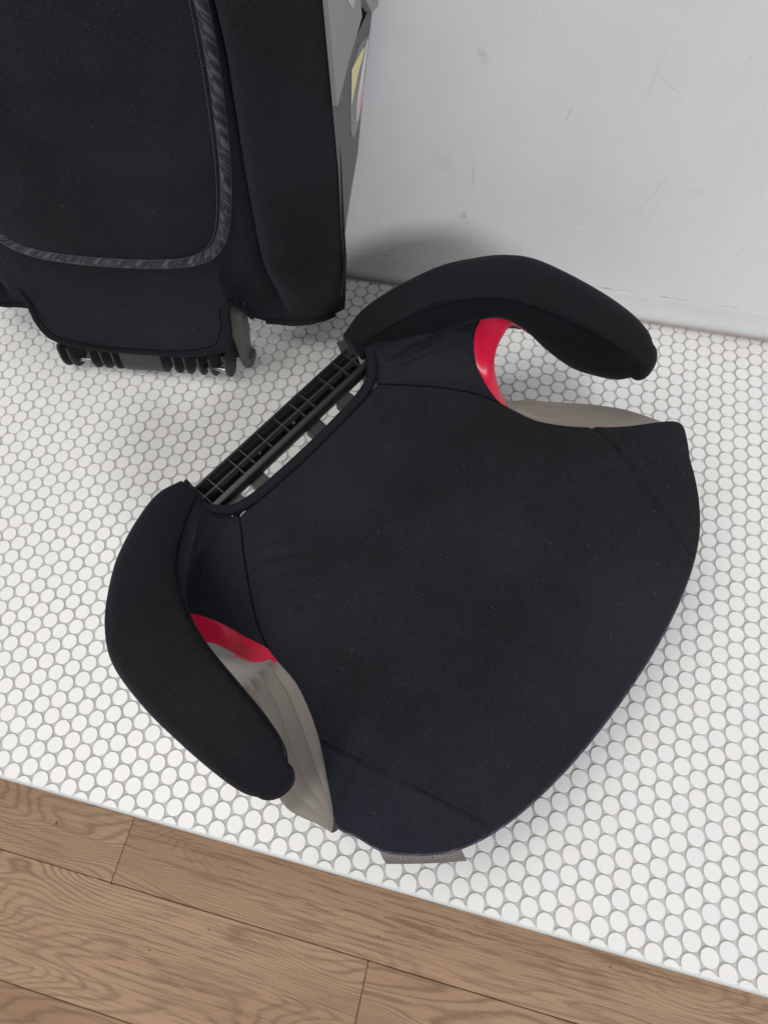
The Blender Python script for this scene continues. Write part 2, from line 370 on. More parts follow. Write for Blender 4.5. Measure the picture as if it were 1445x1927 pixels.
# wood floor of separate planks
wood = box('wood_floor', (-.35, -1.3, FLOOR_Z - .021), (4.2, 1.9, .03), M_dark); tag(wood, 'brown oak laminate floor in front of the platform', None, 'structure')
PW = .1335; seam_y = [-.6625, -.796, -.9295, -1.063, -1.1965]
ends = {0: [-1.75, -.6495, .36], 1: [-2.2, -1.35, -.2975, .85], 2: [-1.8, -.62 - .43, .12], 3: [-2.0, -.4, .9], }
WM = [wood_mat(k) for k in range(5)]; q = 0
for row in range(4):
    y1 = seam_y[row]; y0 = seam_y[row + 1]; e = ends[row]
    for a, b in zip(e[:-1], e[1:]):
        cx, cy = (a + b) / 2, (y0 + y1) / 2
        o = box('plank', (0, 0, 0), (b - a - .0008, y1 - y0 - .0008, .012), WM[q % 5], wood, bev=.0006); q += 1
        o.location = (cx, cy, FLOOR_Z - .0055)

# ------------------------------------------------------------------ the booster seat
BO = (-0.4888995, -0.29545988, 0.0)
booster = empty('booster_seat', BO, math.radians(-28))
tag(booster, 'black fabric booster seat base with two curved armrests and red trim on white tiles', 'booster seat')
def mir(p): p = np.array(p, float).copy(); p[..., 1] *= -1; return p

# --- seat cushion: a dense pad grown in rings from its outline
half = [(.047, 0, .108), (.0465, .05, .109), (.045, .080, .110), (.046, .098, .111), (.058, .108, .111), (.072, .119, .111), (.099, .138, .110), (.127, .1560, .105), (.147, .1650, .1005),
        (.165, .1680, .0995), (.19, .1705, .1025), (.215, .1785, .109), (.24, .190, .1175), (.265, .2055, .1265), (.284, .2210, .134), (.2965, .2310, .1365), (.3055, .2315, .136), (.3160, .2240, .132),
        (.328, .2140, .125), (.343, .2045, .1165), (.358, .1920, .108), (.374, .1725, .099), (.387, .145, .0915), (.397, .108, .0855), (.404, .06, .0815), (.4065, 0, .080)]
right = np.array(half); left = mir(right)      # the cover sits a little shorter over the other corner
left[14:18] = [(.2815, -.2170, .127), (.2890, -.2225, .1285), (.2970, -.2235, .1275), (.3095, -.2190, .1245)]
outline = np.vstack([right, left[1:-1][::-1]])
NA, NR = 560, 120
B = catmull(outline, NA, True); cen = np.array([.225, 0, .105])
rr = np.concatenate([np.linspace(0.004, .80, 70), .80 + .2 * np.sin(np.linspace(0, 1, NR - 70 + 1)[1:] * math.pi / 2) ])
def seat_bump(u):   # how much fuller the pad is than its edge
    return np.interp(u, [.04, .1, .2, .27, .32, .36, .41], [.003, .004, .007, .008, .012, .020, .024]) 
def seam_groove(u, v):
    # the slanting seam that splits each front corner off, and its neighbours
    av = np.abs(v); t = np.clip((u - .237) / (.372 - .237), 0, 1); vs = .1905 + (.149 - .1905) * t - .001 * np.sin(math.pi * t)
    d = av - vs; on = smooth01((u - .232) / .008) * smooth01((.388 - u) / .01)
    return on * (-.0030 * np.exp(-(d / .0014) ** 2) + .0010 * np.exp(-((d - .005) / .004) ** 2) + .0010 * np.exp(-((d + .005) / .004) ** 2))
def seat_z(u, v, r, zb):
    z0 = zb + seat_bump(u) * (1 - .75 * smooth01((np.abs(v) - .10) / .09)) * np.clip(1 - r ** 4, 0, 1) ** .6
    mid = .1075 - .009 * np.exp(-((u - .18) / .085) ** 2 - (v / .10) ** 2) + .006 * smooth01((u - .26) / .1) * (1 - smooth01((u - .34) / .08))
    wgt = smooth01((1 - r) / .55)
    z = z0 * (1 - wgt) + mid * wgt
    cf = np.exp(-((u - .085) / .045) ** 2) * smooth01((np.abs(v) - .03) / .05) * smooth01((1 - r) / .06)
    z = z + .0019 * cf * smooth01(vnoise(u * 30 + 7, v * 30 + 33, 21) * 2 + .45) * np.sin(400 * (u * .75 + np.abs(v) * .45) + 4 * vnoise(u * 18 + 1, v * 18 + 50, 9)) + .0020 * np.exp(-((u - .33) / .05) ** 2) * smooth01((np.abs(v) - .1) / .05) * smooth01((1 - r) / .08) * np.sin(95 * (u - .5 * np.abs(v)) + 5 * vnoise(u * 12, v * 12 + 40, 14))
    return z + seam_groove(u, v) + .0016 * vnoise(u * 22 + 3, v * 22 + 40, 3) * smooth01((1 - r) / .1) + .0006 * vnoise(u * 70, v * 70 + 30, 5) * smooth01((1 - r) / .05)
V = [(cen[0], cen[1], float(seat_z(np.array(cen[0]), np.array(0.0), np.array(0.0), np.array(.105))))]
rows = []
for r in rr:
    P = cen + (B - cen) * r
    P[:, 2] = seat_z(P[:, 0], P[:, 1], np.full(NA, r), B[:, 2]); rows.append(P)
tanB = np.roll(B, -1, 0) - np.roll(B, 1, 0); nB = np.stack([tanB[:, 1], -tanB[:, 0]], 1); nB /= np.linalg.norm(nB, axis=1)[:, None]
if np.sum(nB * (B - cen)[:, :2]) < 0: nB = -nB
for dn, dz in ((.0004, -.0035), (-.0004, -.008), (-.004, -.012), (-.011, -.013)):
    P = B.copy(); P[:, :2] += nB * dn; P[:, 2] += dz; rows.append(P)
for P in rows: V += [tuple(p) for p in P]
F = [(0, 1 + (j + 1) % NA, 1 + j) for j in range(NA)] + grid_faces(len(rows), NA, True, flip=True, base=1)
seat = fix_normals(mesh_ob('seat_cushion', V, F, M_seat, booster))
# piping along the front hem
fp = [(u, v - .0002, z - .0045) for u, v, z in right[15:]]; fl = [(u, v + .0002, z - .0045) for u, v, z in left[15:]]
tube('front_piping', fp + fl[-2::-1], 0.0021, M_pipe2, booster, seg=10, n=220, uv=True)
# stitches along the two corner seams
def stitches(name, path, step, ln, rad, mat, parent, lift=.0004):
    P = catmull(path, 400); s = np.r_[0, np.cumsum(np.linalg.norm(np.diff(P, axis=0), axis=1))]; V = []; F = []
    t = 0.0
    while t + ln < s[-1]:
        a = np.array([np.interp(t, s, P[:, k]) for k in range(3)]); b = np.array([np.interp(t + ln, s, P[:, k]) for k in range(3)])
        d = (b - a) / np.linalg.norm(b - a); sd = np.cross(d, (0, 0, 1)); sd /= np.linalg.norm(sd) + 1e-9; up = np.cross(sd, d); o = len(V)
        for q_, h_ in ((a, 0), (a + d * ln * .25, 1), (a + d * ln * .75, 1), (b, 0)):
            for cx, cz in ((-1, 0), (0, 1), (1, 0), (0, -1)): V.append(q_ + sd * cx * rad * (.5 + .5 * h_) + up * (cz * rad * (.5 + .5 * h_) + h_ * lift))
        for k in range(3): F += [(o + 4 * k + j, o + 4 * k + (j + 1) % 4, o + 4 * k + 4 + (j + 1) % 4, o + 4 * k + 4 + j) for j in range(4)]
        t += step
    return mesh_ob(name, V, F, mat, parent)
def on_seat(u, v, dz=.0004):
    d = np.array([u, v]) - cen[:2]; a = np.arctan2(B[:, 1], B[:, 0] - cen[0]); k = int(np.argmin(np.abs(np.angle(np.exp(1j * (a - np.arctan2(d[1], d[0]))))))); r = np.linalg.norm(d) / np.linalg.norm(B[k, :2] - cen[:2])
    return (u, v, float(seat_z(np.array(u), np.array(v), np.array(min(r, .999)), B[k, 2])) + dz)
for sg in (1, -1):
    path = []
    for t in np.linspace(.03, .97, 16):
        path.append(on_seat(.237 + .135 * t, sg * (.1905 - .0415 * t - .001 * math.sin(math.pi * t) - .0030)))
    stitches('stitching', path, .0042, .0026, .00032, M_dthread, booster)

# --- armrests
st_out = [(-.017, .112), (-.013, .137), (.004, .168), (.027, .198), (.052, .220), (.078, .238), (.105, .250), (.143, .2545), (.182, .2530), (.214, .2495), (.235, .2455), (.2455, .2405)]
st_in = [(.012, .110), (.030, .127), (.046, .142), (.062, .156), (.080, .169), (.098, .179), (.117, .187), (.148, .194), (.185, .1975), (.213, .2), (.234, .2045), (.2450, .2115)]
st_top = [.140, .160, .180, .196, .207, .214, .2185, .2240, .2265, .2240, .217, .207]
st_bot = [.094, .100, .110, .125, .146, .162, .1610, .1430, .1370, .1460, .156, .167]
sec = catmull([(0, .90), (.12, .975), (.42, 1.0), (.74, .93), (.93, .76), (1, .55), (.95, .30), (.80, .10), (.55, 0), (.30, .08), (.09, .30), (0, .62)], 72, True)
def arm_part(sg):
    n = 150
    O_ = catmull([(*a, t, b) for a, t, b in zip(st_out, st_top, st_bot)], n); I_ = catmull([(*a, 0) for a in st_in], n)
    V = []
    for k in range(n):
        o2, i2, zt, zb_ = O_[k, :2], I_[k, :2], O_[k, 2], O_[k, 3]
        s = k / (n - 1); nn = sec.copy()
        wob = .0009 * math.sin(s * 23) * math.exp(-((s - .45) / .3) ** 2)
        for a, h in nn:
            p = i2 + (o2 - i2) * a
            V.append((p[0], sg * p[1], zb_ + (zt - zb_) * h + wob * (1 if .1 < a < .9 and h > .6 else 0)))
    # rounded front end: shrink the last ring outward along the path
    last = np.array(V[-72:]); c0 = last.mean(0); d = np.array([.0120, sg * -.002, -.002])
    rings = n
    for e in (.12, .25, .40, .55, .68, .79, .88, .95, .99):
        sc_ = max(0, 1 - e ** 2.1) ** .5; V += [tuple(c0 + (p - c0) * sc_ + d * e * (1.0 + .0 * math.cos(2 * math.pi * (a_ - .88)) * sc_)) for p, (a_, h_) in zip(last, sec)]; rings += 1
    V.append(tuple(c0 + d)); F = grid_faces(rings, 72, True)
    F += [((rings - 1) * 72 + j, (rings - 1) * 72 + (j + 1) % 72, len(V) - 1) for j in range(72)]
    F.append(tuple(range(72))[::-1])
    return fix_normals(mesh_ob('armrest', V, F, M_arm, booster))
for sg in (1, -1):
    arm = arm_part(sg)
    O_ = catmull([(*a, t, b) for a, t, b in zip(st_out, st_top, st_bot)], 60); I_ = catmull([(*a, 0) for a in st_in], 60)
    sp = []
    for k in range(0, 60, 3):
        z = O_[k, 3] + (O_[k, 2] - O_[k, 3]) * .905; p = I_[k, :2] + (O_[k, :2] - I_[k, :2]) * (-.002); sp.append((p[0], sg * p[1], z))
    tube('seam', sp, .0006, M_dark, arm, seg=6, n=160)
# --- side bolsters (the gathered fabric between cushion and armrest)
c0 = [(.044, .097, .1095), (.058, .107, .1105), (.072, .118, .1105), (.099, .137, .1095), (.127, .1555, .1045), (.150, .1660, .0990)]
c1 = [(.011, .111, .133), (.030, .1275, .154), (.046, .1425, .173), (.062, .1565, .187), (.080, .1695, .1965), (.096, .1790, .2015), (.106, .1835, .2035)]
d0 = [(.044, .097, .1095), (.034, .106, .1135), (.022, .1105, .122), (.011, .111, .133)]
d1 = [(.150, .1660, .0990), (.130, .1715, .1025), (.108, .178, .1165), (.096, .1860, .1385), (.0955, .1885, .160), (.100, .1865, .184), (.106, .1835, .2035)]
def coons(c0, c1, d0, d1, nu, nv):
    a, b, c, d = catmull(c0, nu), catmull(c1, nu), catmull(d0, nv), catmull(d1, nv); s = np.linspace(0, 1, nu)[:, None, None]; t = np.linspace(0, 1, nv)[None, :, None]
    return (1 - t) * a[:, None] + t * b[:, None] + (1 - s) * c[None] + s * d[None] - ((1 - s) * (1 - t) * a[0] + s * (1 - t) * a[-1] + (1 - s) * t * b[0] + s * t * b[-1])
def bolster(sg, seed):
    nu, nv = 90, 70; G = coons(c0, c1, d0, d1, nu, nv)
    s, t = np.meshgrid(np.linspace(0, 1, nu), np.linspace(0, 1, nv), indexing='ij')
    e = np.sin(math.pi * s) * np.sin(math.pi * t)
    du = np.gradient(G, axis=0); dv = np.gradient(G, axis=1); N = np.cross(du, dv); N /= np.linalg.norm(N, axis=2)[:, :, None] + 1e-12
    if N[..., 2].mean() < 0: N = -N
    # pulled folds fanning out from the trim towards the hem
    w1 = np.sin(18 * (t - .25 * s) + 3 * vnoise(s * 3 + seed, t * 2, seed)) * np.exp(-((t - .45) / .25) ** 2)
    w2 = np.exp(-((t - (.30 + .22 * s)) / .035) ** 2) - .8 * np.exp(-((t - (.38 + .22 * s)) / .05) ** 2)
    w3 = np.exp(-((t - (.62 - .12 * s)) / .04) ** 2) * smooth01((s - .25) / .3)
    disp = -.0035 * np.sin(math.pi * t) ** 1.0 * np.sin(math.pi * s) ** .6 + .0024 * w1 * e + .0048 * w2 * e + .0042 * w3 * e + .0034 * vnoise(s * 6 + seed, t * 5 + 9, seed + 2) * e
    G = G + N * disp[..., None]
    if sg < 0: G = mir(G)
    o = fix_normals(mesh_ob('side_bolster', G.reshape(-1, 3), grid_faces(nu, nv), M_navy, booster))
    tube('seam', [tuple((np.array(p) + (0, 0, .0012)) * (1, sg, 1)) for p in c0], .0008, M_dark, o, seg=6, n=60)
bolster(1, 11); bolster(-1, 23)
# --- satin binding round the rear cut-out
bp = [(-.006, .1185, .124), (.003, .1190, .1325), (.017, .1165, .127), (.027, .109, .119), (.036, .096, .1125), (.0405, .075, .109), (.042, .04, .1075), (.0425, 0, .107)]
tube('binding', bp + [tuple(mir(p)) for p in bp[-2::-1]], .0056, M_bind, booster, seg=14, n=200)
bs = [(p[0] + .006, p[1] * 1.0, p[2] + .0018) for p in bp[2:]]
tube('seam', bs + [tuple(mir(p)) for p in bs[-2::-1]], .0007, M_dark, booster, seg=6, n=160)

# --- red trim and grey flank: a C-shaped channel under each armrest
Pc = [(.294, .2275, .1275), (.265, .2050, .1205), (.24, .1895, .1125), (.215, .1778, .1045), (.19, .1698, .0985), (.167, .1672, .0965), (.150, .1662, .0978), (.130, .1716, .1015), (.108, .178, .1155), (.096, .1865, .138), (.096, .1925, .158), (.106, .200, .169), (.128, .208, .166)]
Mc = [(.294, .2275, .1275), (.265, .2050, .1205), (.24, .1895, .1125), (.215, .1778, .1045), (.19, .1698, .0985), (.167, .1672, .0965), (.149, .179, .087), (.133, .187, .091), (.122, .1915, .108), (.118, .195, .125), (.117, .2035, .140), (.120, .2155, .150), (.140, .216, .151)]
Hc = [(.298, .2365, .118), (.267, .2430, .100), (.243, .2460, .084), (.212, .2400, .067), (.183, .2255, .059), (.155, .2135, .049), (.137, .2075, .047), (.1215, .2125, .047), (.100, .2235, .057), (.097, .2265, .079), (.098, .2335, .099), (.105, .2395, .119), (.127, .235, .135)]
Qc = [(.296, .2380, .004), (.270, .2450, .004), (.243, .2470, .004), (.212, .2445, .004), (.180, .2350, .004), (.149, .2250, .004), (.131, .2200, .004), (.114, .2240, .004), (.093, .2330, .010), (.089, .2400, .040), (.091, .2450, .070), (.098, .2450, .100), (.118, .240, .120)]
def stat(C):
    C = np.array(C); Q = np.vstack([2 * C[0] - C[1], C, 2 * C[-1] - C[-2]])
    def f(t):
        t = np.clip(t, 0, len(C) - 1 - 1e-6); i = int(t); x = t - i; a, b, c, d = Q[i], Q[i + 1], Q[i + 2], Q[i + 3]
        return 0.5 * (2 * b + (c - a) * x + (2 * a - 5 * b + 4 * c - d) * x * x + (3 * b - a - 3 * c + d) * x ** 3)
    return f
fP, fM, fH, fQ = stat(Pc), stat(Mc), stat(Hc), stat(Qc)
T0 = 5.0
def fM2(t):
    return fP(t) if t <= T0 else fP(t) + (fM(t) - fP(t)) * float(smooth01(np.array((t - T0) / .9)))
def grey_pt(t, s):
    """s 0..1 from the trim or fabric edge to the shoulder, 1..2 from the shoulder to the foot"""
    if s <= 1:
        a, b = fM2(t), fH(t); k = 4.0; y = s * k; fr = y - math.floor(y); step = (math.floor(y) + float(smooth01(np.array((fr - .84) / .16)))) / k
        wgt = 1.0 * float(smooth01(np.array((6.0 - t) / 1.4))) * float(smooth01(np.array(t / 1.5)))
        p = a + (b - a) * s; p[2] = a[2] + (b[2] - a[2]) * (s * (1 - wgt) + step * wgt)
        p += np.array([0, -.35, -.9]) * .0035 * math.sin(math.pi * s) * float(smooth01(np.array((t - 1.0) / 3))) * float(smooth01(np.array((6.5 - t) / 2)))
        return p
    x = s - 1; a, b = fH(t), fQ(t); p = a + (b - a) * x; p[1] += .0025 * math.sin(math.pi * x); return p
def flank(sg):
    TT = np.linspace(0, 12, 150); S = np.concatenate([np.linspace(0, 1, 97), np.linspace(1, 2, 11)[1:]])
    shift = np.array([-.0055, -.0045, -.006]) if sg < 0 else np.array([.002, .003, .002])
    V = [(grey_pt(t, s) + shift * (1 - float(smooth01(np.array(t / 1.6))))) * (1, sg, 1) for t in TT for s in S]
    fix_normals(mesh_ob('side_shell', V, grid_faces(len(TT), len(S)), M_grey, booster))
    TT = np.linspace(T0 + .02, 12, 120); S = np.linspace(0, 1, 18); V = []
    for t in TT:
        a, b = fP(t), fM2(t); w_ = np.linalg.norm(b - a)
        for s in S:
            p = a + (b - a) * s + np.array([.55, -.45, .55]) * (.16 * w_ * math.sin(math.pi * s ** 1.3) + .0003); V.append(p * (1, sg, 1))
        p = b + np.array([-.004, .004, -.0025]); V.append(p * (1, sg, 1))
    fix_normals(mesh_ob('red_trim', V, grid_faces(len(TT), len(S) + 1), M_red, booster))
flank(1); flank(-1)
# --- hard base under the cushion
bo = catmull(outline, 160, True); V = []
rings = [(.955, None, -.0125), (.93, None, -.022), (.90, .012, 0), (.885, .0006, 0)]
for sc_, zz, dz in rings:
    for p in bo:
        q_ = cen + (p - cen) * sc_; q_[0] = max(q_[0], .060)
        V.append((q_[0], q_[1], (p[2] + dz) if zz is None else zz))
F = grid_faces(4, 160, True) + [tuple(3 * 160 + j for j in range(160))]
fix_normals(mesh_ob('base_shell', V, F, M_grey2, booster, sharp=40))
# --- the roots that carry the armrests
for sg in (1, -1):
    outer = [(-.006, .116), (.000, .138), (.014, .166), (.035, .194), (.052, .210), (.068, .222), (.080, .231), (.087, .236)]
    inner = [(.088, .222), (.088, .204), (.092, .180), (.098, .154), (.082, .135), (.064, .117), (.040, .104), (.016, .104)]
    pl = outer + inner; n = len(pl); zt = [.118, .124, .134, .146, .152, .156, .156, .150] + [.140, .130, .100, .098, .100, .101, .100, .104]
    cx = np.mean(pl, axis=0); V = [(p[0] + (cx[0] - p[0]) * .10, sg * (p[1] + (cx[1] - p[1]) * .10), .0006) for p in pl] + [(p[0], sg * p[1], z) for p, z in zip(pl, zt)]
    F = [(i, (i + 1) % n, n + (i + 1) % n, n + i) for i in range(n)] + [tuple(range(n))[::-1], tuple(range(n, 2 * n))]
    fix_normals(mesh_ob('armrest_root', V, F, M_grey2, booster, sharp=35))
# --- ribbed rear bar the backrest hooks on to
bar = empty('rear_bar', (0, 0, 0)); COL.objects.unlink(bar); bpy.data.objects.remove(bar)
U0, U1, VB, ZB = -.0115, .0205, .116, .1115
trough = [(U0, ZB), (U0 + .0022, ZB), (U0 + .0042, ZB - .009), (.000, ZB - .0135), (.009, ZB - .0135), (U1 - .0075, ZB - .010), (U1 - .0060, ZB - .001), (U1 - .001, ZB - .0015), (U1 + .0012, ZB - .006), (U1 - .001, ZB - .017), (.010, ZB - .024), (-.002, ZB - .023), (U0 - .001, ZB - .012)]
bar = prism('rear_bar', [(u, -VB, z) for u, z in trough], (0, 2 * VB, 0), M_black, booster, bev=.0006)
box('long_rib', (.0035, 0, ZB - .0068), (.0013, 2 * VB - .004, .0118), M_blackrib, bar)
for v in (-.105, -.0903, -.0626, -.048, -.0243, -.0005, .0222, .0369, .0648, .0876, .1035):
    sc_ = [(U0 + .0025, ZB - .0012), (U1 - .0066, ZB - .0012), (U1 - .0078, ZB - .0105), (.009, ZB - .0138), (0, ZB - .0138), (U0 + .0042, ZB - .0095)]
    prism('cross_rib', [(u, v - .0005, z) for u, z in sc_], (0, .0010, 0), M_blackrib, bar)
for v, d in ((-.036, .006), (.0105, .0075)):
    cyl = [(d + .0018 * math.cos(a), v + .0018 * math.sin(a), ZB - .013) for a in np.linspace(0, 2 * math.pi, 13)[:-1]]
    prism('stud', cyl, (0, 0, .007), M_blackrib, bar)
for v, w_ in ((-.056, .017), (.024, .018)):
    prism('strut', [(.018, v - w_ / 2, .100), (.018, v + w_ / 2, .100), (.064, v + w_ / 2 - .002, .092), (.064, v - w_ / 2 + .002, .092)], (0, 0, -.014), M_black, booster, bev=.001)
    prism('strut_web', [(.018, v + w_ / 2 + .0004, .0985), (.018, v + w_ / 2 + .004, .080), (.062, v + w_ / 2 + .003, .074), (.062, v + w_ / 2 + .0002, .0905)], (0, -.0012, 0), M_hook, booster)
for v in (-.0885, .0665):
    box('bracket', (.0275, v, .0955), (.012, .020, .011), M_hook, booster, bev=.001)
for sg in (1, -1):
    prism('bar_end', [(-.020, sg * .104, .119), (-.012, sg * .116, .121), (.010, sg * .117, .117), (.024, sg * .112, .109), (.030, sg * .106, .098), (.012, sg * .106, .080), (-.013, sg * .106, .088)], (0, sg * .004, 0), M_hook, booster, bev=.0008)
# --- woven tag on the front hem with its relief lettering
A0, A1 = np.array([.3245, -.2150, .1165]), np.array([.3725, -.1740, .0945]); D = np.array([.0132, -.0050, -.0170])
nx, ny = 40, 10; V = []
for lay in (0, 1):
    for i in range(nx):
        for j in range(ny):
            s, t = i / (nx - 1), j / (ny - 1)
            p = A0 + (A1 - A0) * s + D * (t * (1 - .12 * s)) + np.array([.45, -.35, .8]) * (.0035 * math.sin(math.pi * t * .9) * (1 - .5 * s) + .0012 * math.sin(3.1 * s))
            V.append(p - np.array([.35, -.3, .88]) * .0007 * lay)
F = grid_faces(nx, ny) + grid_faces(nx, ny, flip=True, base=nx * ny)
def edge_loop(nx, ny): return [i * ny for i in range(nx)] + [(nx - 1) * ny + j for j in range(1, ny)] + [i * ny + ny - 1 for i in range(nx - 2, -1, -1)] + [j for j in range(ny - 2, 0, -1)]
el = edge_loop(nx, ny); F += [(el[k], el[(k + 1) % len(el)], nx * ny + el[(k + 1) % len(el)], nx * ny + el[k]) for k in range(len(el))]
tagp = fix_normals(mesh_ob('hem_tag', V, F, M_tag, booster, sharp=50)); tagp['label'] = 'grey hem tag with relief lettering'
cu = bpy.data.curves.new('lettering', 'FONT'); cu.body = 'N SKVLMOS'; cu.size = .0078; cu.extrude = .00018; cu.space_character = 1.12; cu.align_x = 'CENTER'; cu.align_y = 'CENTER'
tmp = bpy.data.objects.new('tmp', cu); COL.objects.link(tmp); bpy.context.view_layer.update()
me = bpy.data.meshes.new_from_object(tmp.evaluated_get(bpy.context.evaluated_depsgraph_get())); bpy.data.objects.remove(tmp)
def tag_pt(s, t): return A0 + (A1 - A0) * s + D * (t * (1 - .12 * s)) + np.array([.45, -.35, .8]) * (.0035 * math.sin(math.pi * t * .9) * (1 - .5 * s) + .0012 * math.sin(3.1 * s))
L_ = np.linalg.norm(A1 - A0); H_ = np.linalg.norm(D)
for vt in me.vertices:
    x, y, z = vt.co; s = .54 + x / L_; t = .50 - y / H_
    vt.co = Vector(tag_pt(s, t) + np.array([.35, -.3, .88]) * (.0003 + z))
me.materials.clear(); me.materials.append(M_tagtext); link(bpy.data.objects.new('lettering', me), tagp)

# ------------------------------------------------------------------ the backrest leaning by the wall
yaw, tilt = math.radians(7), math.radians(8)
back = empty('backrest', (-.712, -.19, 0.0), yaw)
tag(back, 'tall black padded backrest with striped purple piping standing against the grey wall', 'backrest')
ct, st_ = math.cos(tilt), math.sin(tilt)
def BP(r, h, d):   # r to the right, h up the slope, d out of the panel -> local coords of the backrest
    return np.array([r, h * st_ - d * ct, h * ct + d * st_])
TOP = .60
def re_(h): return np.interp(h, [.05, .09, .15, .25, .40, .60], [.242, .2465, .2530, .2565, .2555, .238])
def rw_(h): return np.interp(h, [.05, .11, .16, .26, .36, .60], [.172, .171, .1695, .172, .178, .170])
def wfade(h): return float(smooth01(np.array((h - .03) / .17)))
def wing(s): return .030 * np.sin(math.pi * np.clip(s, 0, 1) ** .75) - .042 * np.clip(s, 0, 1) ** 3.2
def hb(a):   # lower boundary of the cover at |r| = a
    return np.interp(a, [0, .06, .098, .107, .113, .1160, .1178, .1195, .1215, .1240, .1265, .1300, .134, .150, .18, .24, .26], [.0430, .0445, .0515, .0560, .0640, .0730, .084, .098, .107, .109, .100, .080, .066, .061, .062, .0735, .076])
def cover_d(r, h):
    a = abs(r); rw, re = rw_(h), re_(h); d = 0.0
    if a > rw: s_ = (a - rw) / (re - rw); d = float(wing(s_)) * wfade(h) - .012 * s_ ** 3 * (1 - wfade(h))
    d -= .030 * float(smooth01(np.array((a - .120) / .010))) * float(smooth01(np.array((.200 - h) / .135)))
    d += .017 * float(smooth01(np.array((.125 - h) / .085))) * float(smooth01(np.array((.1225 - a) / .012)))
    d -= .010 * math.exp(-((a - rw) / .007) ** 2) * float(smooth01(np.array((h - .06) / .05)))
    return d
cols = np.unique(np.concatenate([np.linspace(-.995, .995, 121), np.sign(np.linspace(-1, 1, 80)) * (.44 + .12 * np.abs(np.linspace(-1, 1, 80)))]))
NH = 110; V = []
for c_ in cols:
    for j in range(NH):
        f_ = j / (NH - 1); a0 = abs(c_) * .25; h = hb(a0) + (TOP - hb(a0)) * (f_ ** 1.25)
        r = c_ * float(re_(h)) ; h = max(h, hb(abs(r))) if f_ < .02 else h
        a = abs(r); d = cover_d(r, h)
        fold = .0022 * vnoise(np.array(r * 26 + 5), np.array(h * 14 + 20), 8) + .0030 * math.exp(-((h - (.135 + .10 * abs(a - .13))) / .018) ** 2) * float(vnoise(np.array(r * 60), np.array(h * 9), 4)) * (a > .10)
        V.append(BP(r, h, d + float(fold)))
cover = fix_normals(mesh_ob('cover', V, grid_faces(len(cols), NH), M_navy, back))
# charcoal wing panels laid over the outer sides
for sg in (1, -1):
    V = []; n1, n2 = 46, 80
    for j in range(n2):
        f_ = j / (n2 - 1); h = .078 + (TOP - .084) * f_
        for i in range(n1):
            s = i / (n1 - 1) * .975 + .012; rw, re = float(rw_(h)), float(re_(h)); r = rw + (re - rw) * s
            bw = hb(r); hh = max(h, bw + .004)
            V.append(BP(sg * r, hh, cover_d(r, hh) + .0016 + .0012 * float(vnoise(np.array(r * 40), np.array(h * 10), 12))))
    fix_normals(mesh_ob('wing_panel', V, grid_faces(n2, n1), M_wing, back))
# binding round the tongue and its notches
def bind_path(sg):
    return [(.135, .069, -.028), (.1320, .079, -.024), (.1285, .095, -.014), (.1255, .1065, -.005), (.1215, .1075, .000), (.1185, .097, .002), (.1178, .084, .005), (.1165, .073, .008), (.1105, .0605, .012), (.099, .0525, .014), (.060, .0450, .0155), (0, .0432, .0155)]
R_ = [BP(r, h, d) for r, h, d in bind_path(1)]; L2 = [BP(-r, h, d) for r, h, d in bind_path(-1)]
tube('binding', R_ + L2[-2::-1], .0037, M_bind, back, seg=12, n=240)
R2 = [BP(r - .0075, h + .0075 * (h < .075), d + .0042) for r, h, d in bind_path(1)[4:]]; L3 = [BP(-r + .0075, h + .0075 * (h < .075), d + .0042) for r, h, d in bind_path(1)[4:]]
tube('seam', R2 + L3[-2::-1], .0006, M_dark, back, seg=6, n=200)
# bottom hem of the wings
for sg in (1, -1):
    tube('hem', [BP(sg * r, float(hb(r)) + .001, cover_d(r, float(hb(r))) ) for r in (.150, .165, .18, .2, .22, .233)], .0036, M_bind, back, seg=10, n=60)
# raised centre pad with striped piping
CX = .013
ph = [(CX, .1605), (.045, .1612), (.075, .1635), (.104, .169), (.125, .181), (.139, .200), (.1495, .229), (.158, .265), (.1635, .301), (.168, .342), (.1705, .393), (.168, .46), (.152, .53), (.11, .562), (.06, .572), (CX, .574)]
pr = np.array(ph); pl = pr[1:-1][::-1].copy(); pl[:, 0] = 2 * CX - pl[:, 0]
PO = catmull(np.vstack([pr, pl]), 360, True); pc = np.array([CX, .34]); V = []
RR = np.concatenate([np.linspace(.01, .85, 40), .85 + .15 * np.sin(np.linspace(0, 1, 21)[1:] * math.pi / 2)])
for r in RR:
    for p in PO:
        q_ = pc + (p - pc) * r
        V.append(BP(q_[0], q_[1], .001 + .0115 * (1 - r ** 7) ** .6 + .004 * (1 - r ** 2) + .0030 * float(vnoise(np.array(q_[0] * 10 + 9), np.array(q_[1] * 38), 6)) * (1 - r ** 6) + .0018 * float(vnoise(np.array(q_[0] * 34 + 9), np.array(q_[1] * 34), 16)) * (1 - r ** 6)))
F = grid_faces(len(RR), 360, True) + [tuple(range(360))[::-1]]
pad = fix_normals(mesh_ob('centre_pad', V, F, M_seat, back))
tube('striped_piping', [BP(p[0], p[1], .0045) for p in PO[::6]], .0053, M_pipe, back, seg=14, closed=True, n=420, uv=True)
inn = [pc + (p - pc) * (1 - .0075 / np.linalg.norm(p - pc)) for p in PO]
stitches('stitching', [BP(p[0], p[1], .0094) for p in inn[::4]], .0026, .0021, .00034, M_thread, back, .0002)
